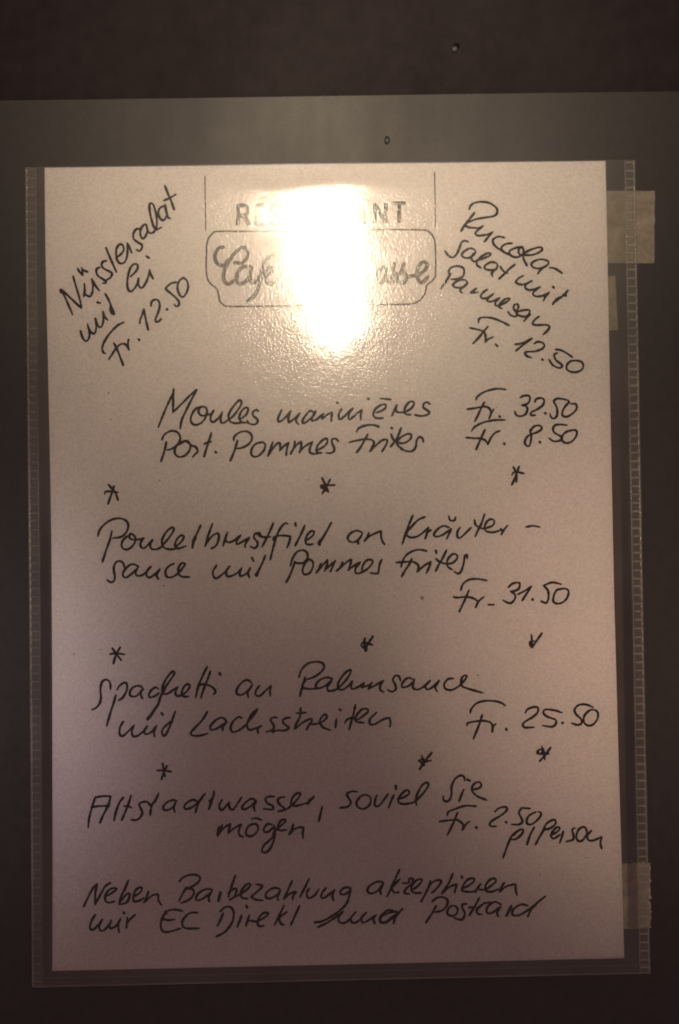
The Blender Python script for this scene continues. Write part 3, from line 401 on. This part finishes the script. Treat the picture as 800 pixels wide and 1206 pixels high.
def spline(p, step=0.22):
    if len(p) < 3:
        out = []
        n = max(2, int(math.dist(p[0], p[-1]) / step) + 1)
        for i in range(n + 1):
            t = i / n
            out.append((p[0][0] + (p[-1][0] - p[0][0]) * t, p[0][1] + (p[-1][1] - p[0][1]) * t))
        return out
    closed = math.dist(p[0], p[-1]) < 0.3
    q = ([p[-2]] if closed else [(2 * p[0][0] - p[1][0], 2 * p[0][1] - p[1][1])]) + list(p) + \
        ([p[1]] if closed else [(2 * p[-1][0] - p[-2][0], 2 * p[-1][1] - p[-2][1])])
    out = []
    for i in range(1, len(q) - 2):
        a, b, c, d = q[i - 1:i + 3]
        n = max(2, int(math.dist(b, c) / step))
        for k in range(n):
            t = k / n
            r = []
            for j in (0, 1):
                r.append(0.5 * (2 * b[j] + (c[j] - a[j]) * t + (2 * a[j] - 5 * b[j] + 4 * c[j] - d[j]) * t * t
                                + (3 * b[j] - a[j] - 3 * c[j] + d[j]) * t ** 3))
            out.append(tuple(r))
    out.append(tuple(p[-1]))
    return out

ink_level = [0]
def ribbon(bm, pts, w, rnd, y, taper=True, flat=False):
    """a pen stroke: a thin film of ink of varying width with rounded ends"""
    ink_level[0] = (ink_level[0] + 1) % 37
    y0 = y - 0.0006 * ink_level[0]
    s = pts if flat else spline(pts)
    # drop doubles
    t = [s[0]]
    for q in s[1:]:
        if math.dist(q, t[-1]) > 0.03:
            t.append(q)
    if len(t) < 2:
        t.append((t[0][0] + 0.05, t[0][1]))
    n = len(t)
    ph = rnd.uniform(0, 9)
    L = []
    R = []
    ang = []
    for i, (x, z) in enumerate(t):
        a = t[max(0, i - 1)]
        b = t[min(n - 1, i + 1)]
        dx, dz = b[0] - a[0], b[1] - a[1]
        l = math.hypot(dx, dz) or 1
        dx, dz = dx / l, dz / l
        ww = w
        if taper:
            ww *= 1.0 + 0.13 * math.sin(ph + i * 0.23) + 0.06 * math.sin(ph * 3 + i * 0.71)
            ww *= 1.0 + 0.10 * max(0.0, -dz)
            e = min(i, n - 1 - i)
            if n > 12 and e < 4:
                ww *= 0.80 + 0.05 * e
        h = ww * 0.5
        ang.append((dx, dz, h))
        yy = y0 - 0.0004 * i / n
        L.append(bm.verts.new(Vector((x - dz * h, yy, z + dx * h)) * MM))
        R.append(bm.verts.new(Vector((x + dz * h, yy, z - dx * h)) * MM))
    for i in range(n - 1):
        bm.faces.new((L[i], R[i], R[i + 1], L[i + 1]))
    if not flat:
        for i, sg in ((0, -1), (n - 1, 1)):
            dx, dz, h = ang[i]
            x, z = t[i]
            a, b = (L[i], R[i])
            mid = []
            for k in range(1, 5):
                th = math.pi * k / 5
                c, s_ = math.cos(th), math.sin(th) * sg
                mid.append(bm.verts.new(Vector((x - dz * h * c + dx * h * s_, y0 - 0.0004 * i / n, z + dx * h * c + dz * h * s_)) * MM))
            bm.faces.new([a] + mid + [b])

def disc(bm, x, z, r, y, rnd, n=9):
    vs = []
    for k in range(n):
        a = 2 * math.pi * k / n
        q = r * rnd.uniform(0.7, 1.2)
        vs.append(bm.verts.new(Vector((x + q * math.cos(a), y, z + q * math.sin(a))) * MM))
    bm.faces.new(vs)

# ------------------------------------------------------------------ wall and mounting board
bm = bmesh.new()
box(bm, -700, 700, 2.6, 22, -700, 700)
wall = obj('wall', bm, M_WALL)
wall['kind'] = 'structure'

board = thing('mounting_board', 'dark grey board behind the menu sleeve, its straight top edge above it', 'board', (0, 2.6, -250))
def child_fix(o, p):
    o.parent = p
    o.matrix_parent_inverse = Matrix.Translation(-p.location)
    return o
bm = bmesh.new()
rnd = random.Random(4)
top = []
for k in range(0, 91):
    x = 320 - k * 640 / 90
    top.append((x, 174.4 + x * 0.0019 + 0.10 * math.sin(x * 0.021)))
slab(bm, [(-320, -340), (320, -340)] + top, 0.0, 2.6)
child_fix(obj('panel', bm, M_BOARD), board)
# a tiny ring-shaped dent near its top edge
bm = bmesh.new()
N, K = 20, 8
ring = []
for i in range(N):
    a = 2 * math.pi * i / N
    row = []
    for j in range(K):
        b = 2 * math.pi * j / K
        r = 0.95 + 0.34 * math.cos(b)
        row.append(bm.verts.new(Vector((r * math.cos(a) * 0.85, -0.02 + 0.30 * math.sin(b), r * math.sin(a) * 1.25)) * MM))
    ring.append(row)
for i in range(N):
    for j in range(K):
        bm.faces.new((ring[i][j], ring[(i + 1) % N][j], ring[(i + 1) % N][(j + 1) % K], ring[i][(j + 1) % K]))
bmesh.ops.recalc_face_normals(bm, faces=bm.faces)
o = obj('dent_rim', bm, M_DENT, smooth=True)
o.location = Vector((23.07, 0, 157.4)) * MM
o.parent = board
o.matrix_parent_inverse = Matrix.Translation(-board.location)

# pin in the dark wall above the board
pin = thing('pin', 'tiny dull metal pin stuck in the dark wall above the grey board', 'pin', (49.7, 2.6, 193.4))
bm = bmesh.new()
bmesh.ops.create_uvsphere(bm, u_segments=16, v_segments=10, radius=1.15 * MM)
o = obj('pin_head', bm, M_PIN, pin, smooth=True)
o.scale = (1, 0.55, 1)
o.location = Vector((-0.2, -0.3, -0.5)) * MM
bm = bmesh.new()
bmesh.ops.create_cone(bm, cap_ends=True, segments=18, radius1=1.35 * MM, radius2=1.2 * MM, depth=0.35 * MM)
o = obj('hole_rim', bm, M_HOLE, pin)
o.rotation_euler = (math.pi / 2, 0, 0)
o.location = Vector((0.55, -0.06, 0.75)) * MM

# ------------------------------------------------------------------ strips of tape behind the sleeve
def tape(label, quad, m, seed, fray=0.0, y=0.0, holes=()):
    r = random.Random(seed)
    cx = sum(p[0] for p in quad) / 4
    cz = sum(p[1] for p in quad) / 4
    pts = []
    for i in range(4):
        a, b = quad[i], quad[(i + 1) % 4]
        n = 26
        for k in range(n):
            t = k / n
            j = 0.12
            if fray and i in fray:
                j = 0.5
            pts.append((a[0] + (b[0] - a[0]) * t - cx + r.gauss(0, j * 0.5), a[1] + (b[1] - a[1]) * t - cz + r.gauss(0, j * 0.5)))
    bm = bmesh.new()
    slab(bm, pts, -0.16, -0.01)
    o = obj('adhesive_tape', bm, m)
    o.location = Vector((cx, y, cz)) * MM
    o['label'] = label
    o['category'] = 'tape'
    o['group'] = 'tape strips behind the sleeve edge'
    return o
tape('large cream strip of adhesive tape sticking out behind the upper right edge of the sleeve',
     [(97.5, 137.2), (123.6, 136.9), (122.7, 109.5), (96.9, 109.9)], M_TAPE, 1)
tape('small pale strip of adhesive tape beside the paper, just below the large upper strip',
     [(100, 104.6), (107.9, 104.9), (108.4, 84.5), (99.5, 84.2)], M_TAPE, 2)
tape('frayed beige strip of adhesive tape at the lower right edge of the sleeve',
     [(99.6, -114.2), (115.5, -113.3), (115.5, -137.6), (99.1, -138.1)], M_TAPE2, 3, fray=(0, 1))

# ------------------------------------------------------------------ the menu sheet
sheet = thing('menu_sheet', 'white menu sheet with printed heading and handwritten dishes and prices inside the clear sleeve', 'menu', (0, -0.5, -148.4))
def on_sheet(o):
    return child_fix(o, sheet)
PL = [(-105.13, 148.39), (-105.12, 115.79), (-104.57, 74.43), (-104.1, 33.3), (-103.95, 8.1), (-104.13, -42.05), (-104.64, -104.25), (-105.16, -148.41)]
PR = [(105.15, 148.4), (104.98, 100.16), (104.74, 49.04), (104.55, -14.39), (104.77, -71.03), (105.0, -108.57), (105.15, -148.39)]
PY = -0.34
bm = bmesh.new()
slab(bm, PR[::-1] + PL, PY, PY + 0.11)
on_sheet(obj('paper', bm, M_PAPER))

rnd = random.Random(11)
for line in INK.strip().splitlines():
    name, data = line.split('|')
    bm = bmesh.new()
    for st in data.split(';'):
        p = [tuple(float(v) / 100 for v in q.split(',')) for q in st.split()]
        dot = len(p) == 2 and math.dist(p[0], p[1]) < 1.1
        ribbon(bm, p, 1.02 if dot else 0.85, rnd, PY - 0.012, taper=not dot)
    if name == 'a':
        on_sheet(obj('handwritten_asterisk', bm, M_INK))
    else:
        on_sheet(obj('handwritten_word', bm, M_INK, label='handwritten ' + name))

for line in PRINT.strip().splitlines():
    f = line.split('|')
    if f[0] == 'SPECKS':
        for q in f[1].split(';'):
            x, z, r = (float(v) / 100 for v in q.split(','))
            bm = bmesh.new()
            disc(bm, x, z, r * 0.5, PY - 0.01, rnd)
            on_sheet(obj('speck', bm, M_SPECK))
        continue
    bm = bmesh.new()
    for st in f[3].split(';'):
        p = [tuple(float(v) / 100 for v in q.split(',')) for q in st.split()]
        ribbon(bm, p, float(f[2]), rnd, PY - 0.012, taper=False, flat=len(p) == 2)
    on_sheet(obj(f[0], bm, M_LOGO if f[0] == 'printed_script' else M_PRINT, label=f[1]))

# ------------------------------------------------------------------ the clear sleeve
sleeve = thing('plastic_sleeve', 'clear plastic document sleeve with stitched side welds holding the menu sheet', 'sleeve', (0, -0.2, -154.3))
def on_sleeve(o):
    return child_fix(o, sleeve)

def xl(z):
    t = (148.8 - z) / 303.1
    return -112.4 + (-0.26) * t
def xr(z):
    t = (148.8 - z) / 303.1
    return 116.39 + (-1.62) * t
ZT, ZB = 148.75, -154.3
def ztop(x):
    return 148.75 - 0.0009 * x
def zbot(x):
    return -154.3 + 0.0009 * x

def bulge(u, v, x, z):
    """how far the front film stands off, in mm: pinned at both side welds and the bottom"""
    side = min(1.0, max(0.0, min(u - 0.018, 0.982 - u) / 0.022))
    side = side * side * (3 - 2 * side)
    bot = min(1.0, max(0.0, (1 - v - 0.006) / 0.022))
    bot = bot * bot * (3 - 2 * bot)
    h = 0.62 + 0.10 * math.sin(x * 0.041 + 1.3) * math.sin(z * 0.031 + 0.5)
    h += 0.10 * noise.noise(Vector((x * 0.022, z * 0.016, 3.1)))
    h += GL(x, z)
    h = max(h, 0.22)
    return 0.17 + h * side * bot

def GL(x, z):
    """the shallow hollow in the film round the lamp's reflection, ended by a crease at its top"""
    h = 0.0
    z0 = 112.0
    # valley with its axis near z0, longer below
    d = z - z0
    if d < 0:
        h += 0.42 * (1 - math.exp(-(d / 46.0) ** 2))
    # upper crease
    c = z - (139.8 + 0.8 * math.sin(x * 0.12 + 1.0))
    if c > 0:
        h -= 0.35 * (1 - math.exp(-(c / 6.0) ** 1.5))
    return h

NX, NZ = 200, 280
bm = bmesh.new()
g = []
for j in range(NZ + 1):
    v = j / NZ
    row = []
    for i in range(NX + 1):
        u = i / NX
        zt, zb = 148.75, -154.3
        z = zt + (zb - zt) * v
        x = xl(z) + (xr(z) - xl(z)) * u
        row.append(bm.verts.new(Vector((x, -(0.20 + bulge(u, v, x, z)), z)) * MM))
    g.append(row)
for j in range(NZ):
    for i in range(NX):
        bm.faces.new((g[j][i], g[j + 1][i], g[j + 1][i + 1], g[j][i + 1]))
on_sleeve(obj('front_film', bm, M_FRONT, smooth=True))

bm = bmesh.new()
slab(bm, [(xl(ZB), ZB), (xr(ZB), ZB), (xr(ZT), ZT), (xl(ZT), ZT)], -0.20, -0.18)
on_sleeve(obj('back_film', bm, M_BACK))

def weld(side, label):
    w = None
    f = xr if side > 0 else xl
    # rails along the strip
    def rail(off, wd, name, beads, thick):
        bm = bmesh.new()
        n = 300
        r = random.Random(int(off * 10) + side)
        prev = None
        for k in range(n + 1):
            z = ZT - 0.4 + (ZB + 0.6 - ZT) * k / n
            x = f(z) - side * off
            ww = wd * (1 + (0.38 * math.sin(k * 2.05) + r.uniform(-.15, .15) if beads else 0))
            y0 = -(0.36 + thick * (1 + (0.3 * math.sin(k * 2.05) if beads else 0)))
            cur = [bm.verts.new(Vector(c) * MM) for c in ((x - ww / 2, -0.34, z), (x - ww / 4, y0, z), (x + ww / 4, y0, z), (x + ww / 2, -0.34, z))]
            if prev:
                for a in range(3):
                    bm.faces.new((prev[a], cur[a], cur[a + 1], prev[a + 1]))
            prev = cur
        return obj(name, bm, M_WELD if (side > 0 or beads) else M_WELD2, smooth=True)
    base = bmesh.new()
    slab(base, [(f(ZT) - side * 0.1, ZT - .2), (f(ZT) - side * 4.3, ZT - .2), (f(ZB) - side * 4.3, ZB + .3), (f(ZB) - side * 0.1, ZB + .3)], -0.345, -0.33)
    st = on_sleeve(obj('weld_strip', base, M_BACK, label=label))
    for o in (rail(0.55, 0.85, 'weld_bead', True, 0.22), rail(3.85, 0.45, 'weld_ridge', False, 0.12)):
        o.parent = st
    # the row of small pressed bars
    bm = bmesh.new()
    n = 97
    r = random.Random(5 + side)
    for k in range(n):
        z = ZT - 1.2 - k * 3.12
        if z < ZB + 1.5:
            break
        x = f(z) - side * 2.25
        hw = 1.42
        za = z + r.uniform(-.14, .14)
        box(bm, x - hw + r.uniform(-.12, .25), x + hw + r.uniform(-.25, .12), -0.44 - r.uniform(0, .12), -0.352, za - 0.36 * r.uniform(.45, 1.3), za + 0.36 * r.uniform(.5, 1.2))
    b = obj('weld_bars', bm, M_WELD if side > 0 else M_WELD2)
    b['kind'] = 'stuff'
    b.parent = st
weld(1, 'right weld strip of pressed square dimples')
weld(-1, 'left weld strip of pressed square dimples')

# bottom weld
bm = bmesh.new()
slab(bm, [(xl(ZB) + 1, ZB + 3.2), (xr(ZB) - 1, ZB + 3.2), (xr(ZB) - 1, ZB + 3.55), (xl(ZB) + 1, ZB + 3.55)], -0.42, -0.335)
on_sleeve(obj('weld_ridge', bm, M_WELD2))
bm = bmesh.new()
slab(bm, [(xl(ZB) + 1, ZB + 0.1), (xr(ZB) - 1, ZB + 0.1), (xr(ZB) - 1, ZB + 0.75), (xl(ZB) + 1, ZB + 0.75)], -0.46, -0.335)
on_sleeve(obj('bottom_weld', bm, M_WELD2))
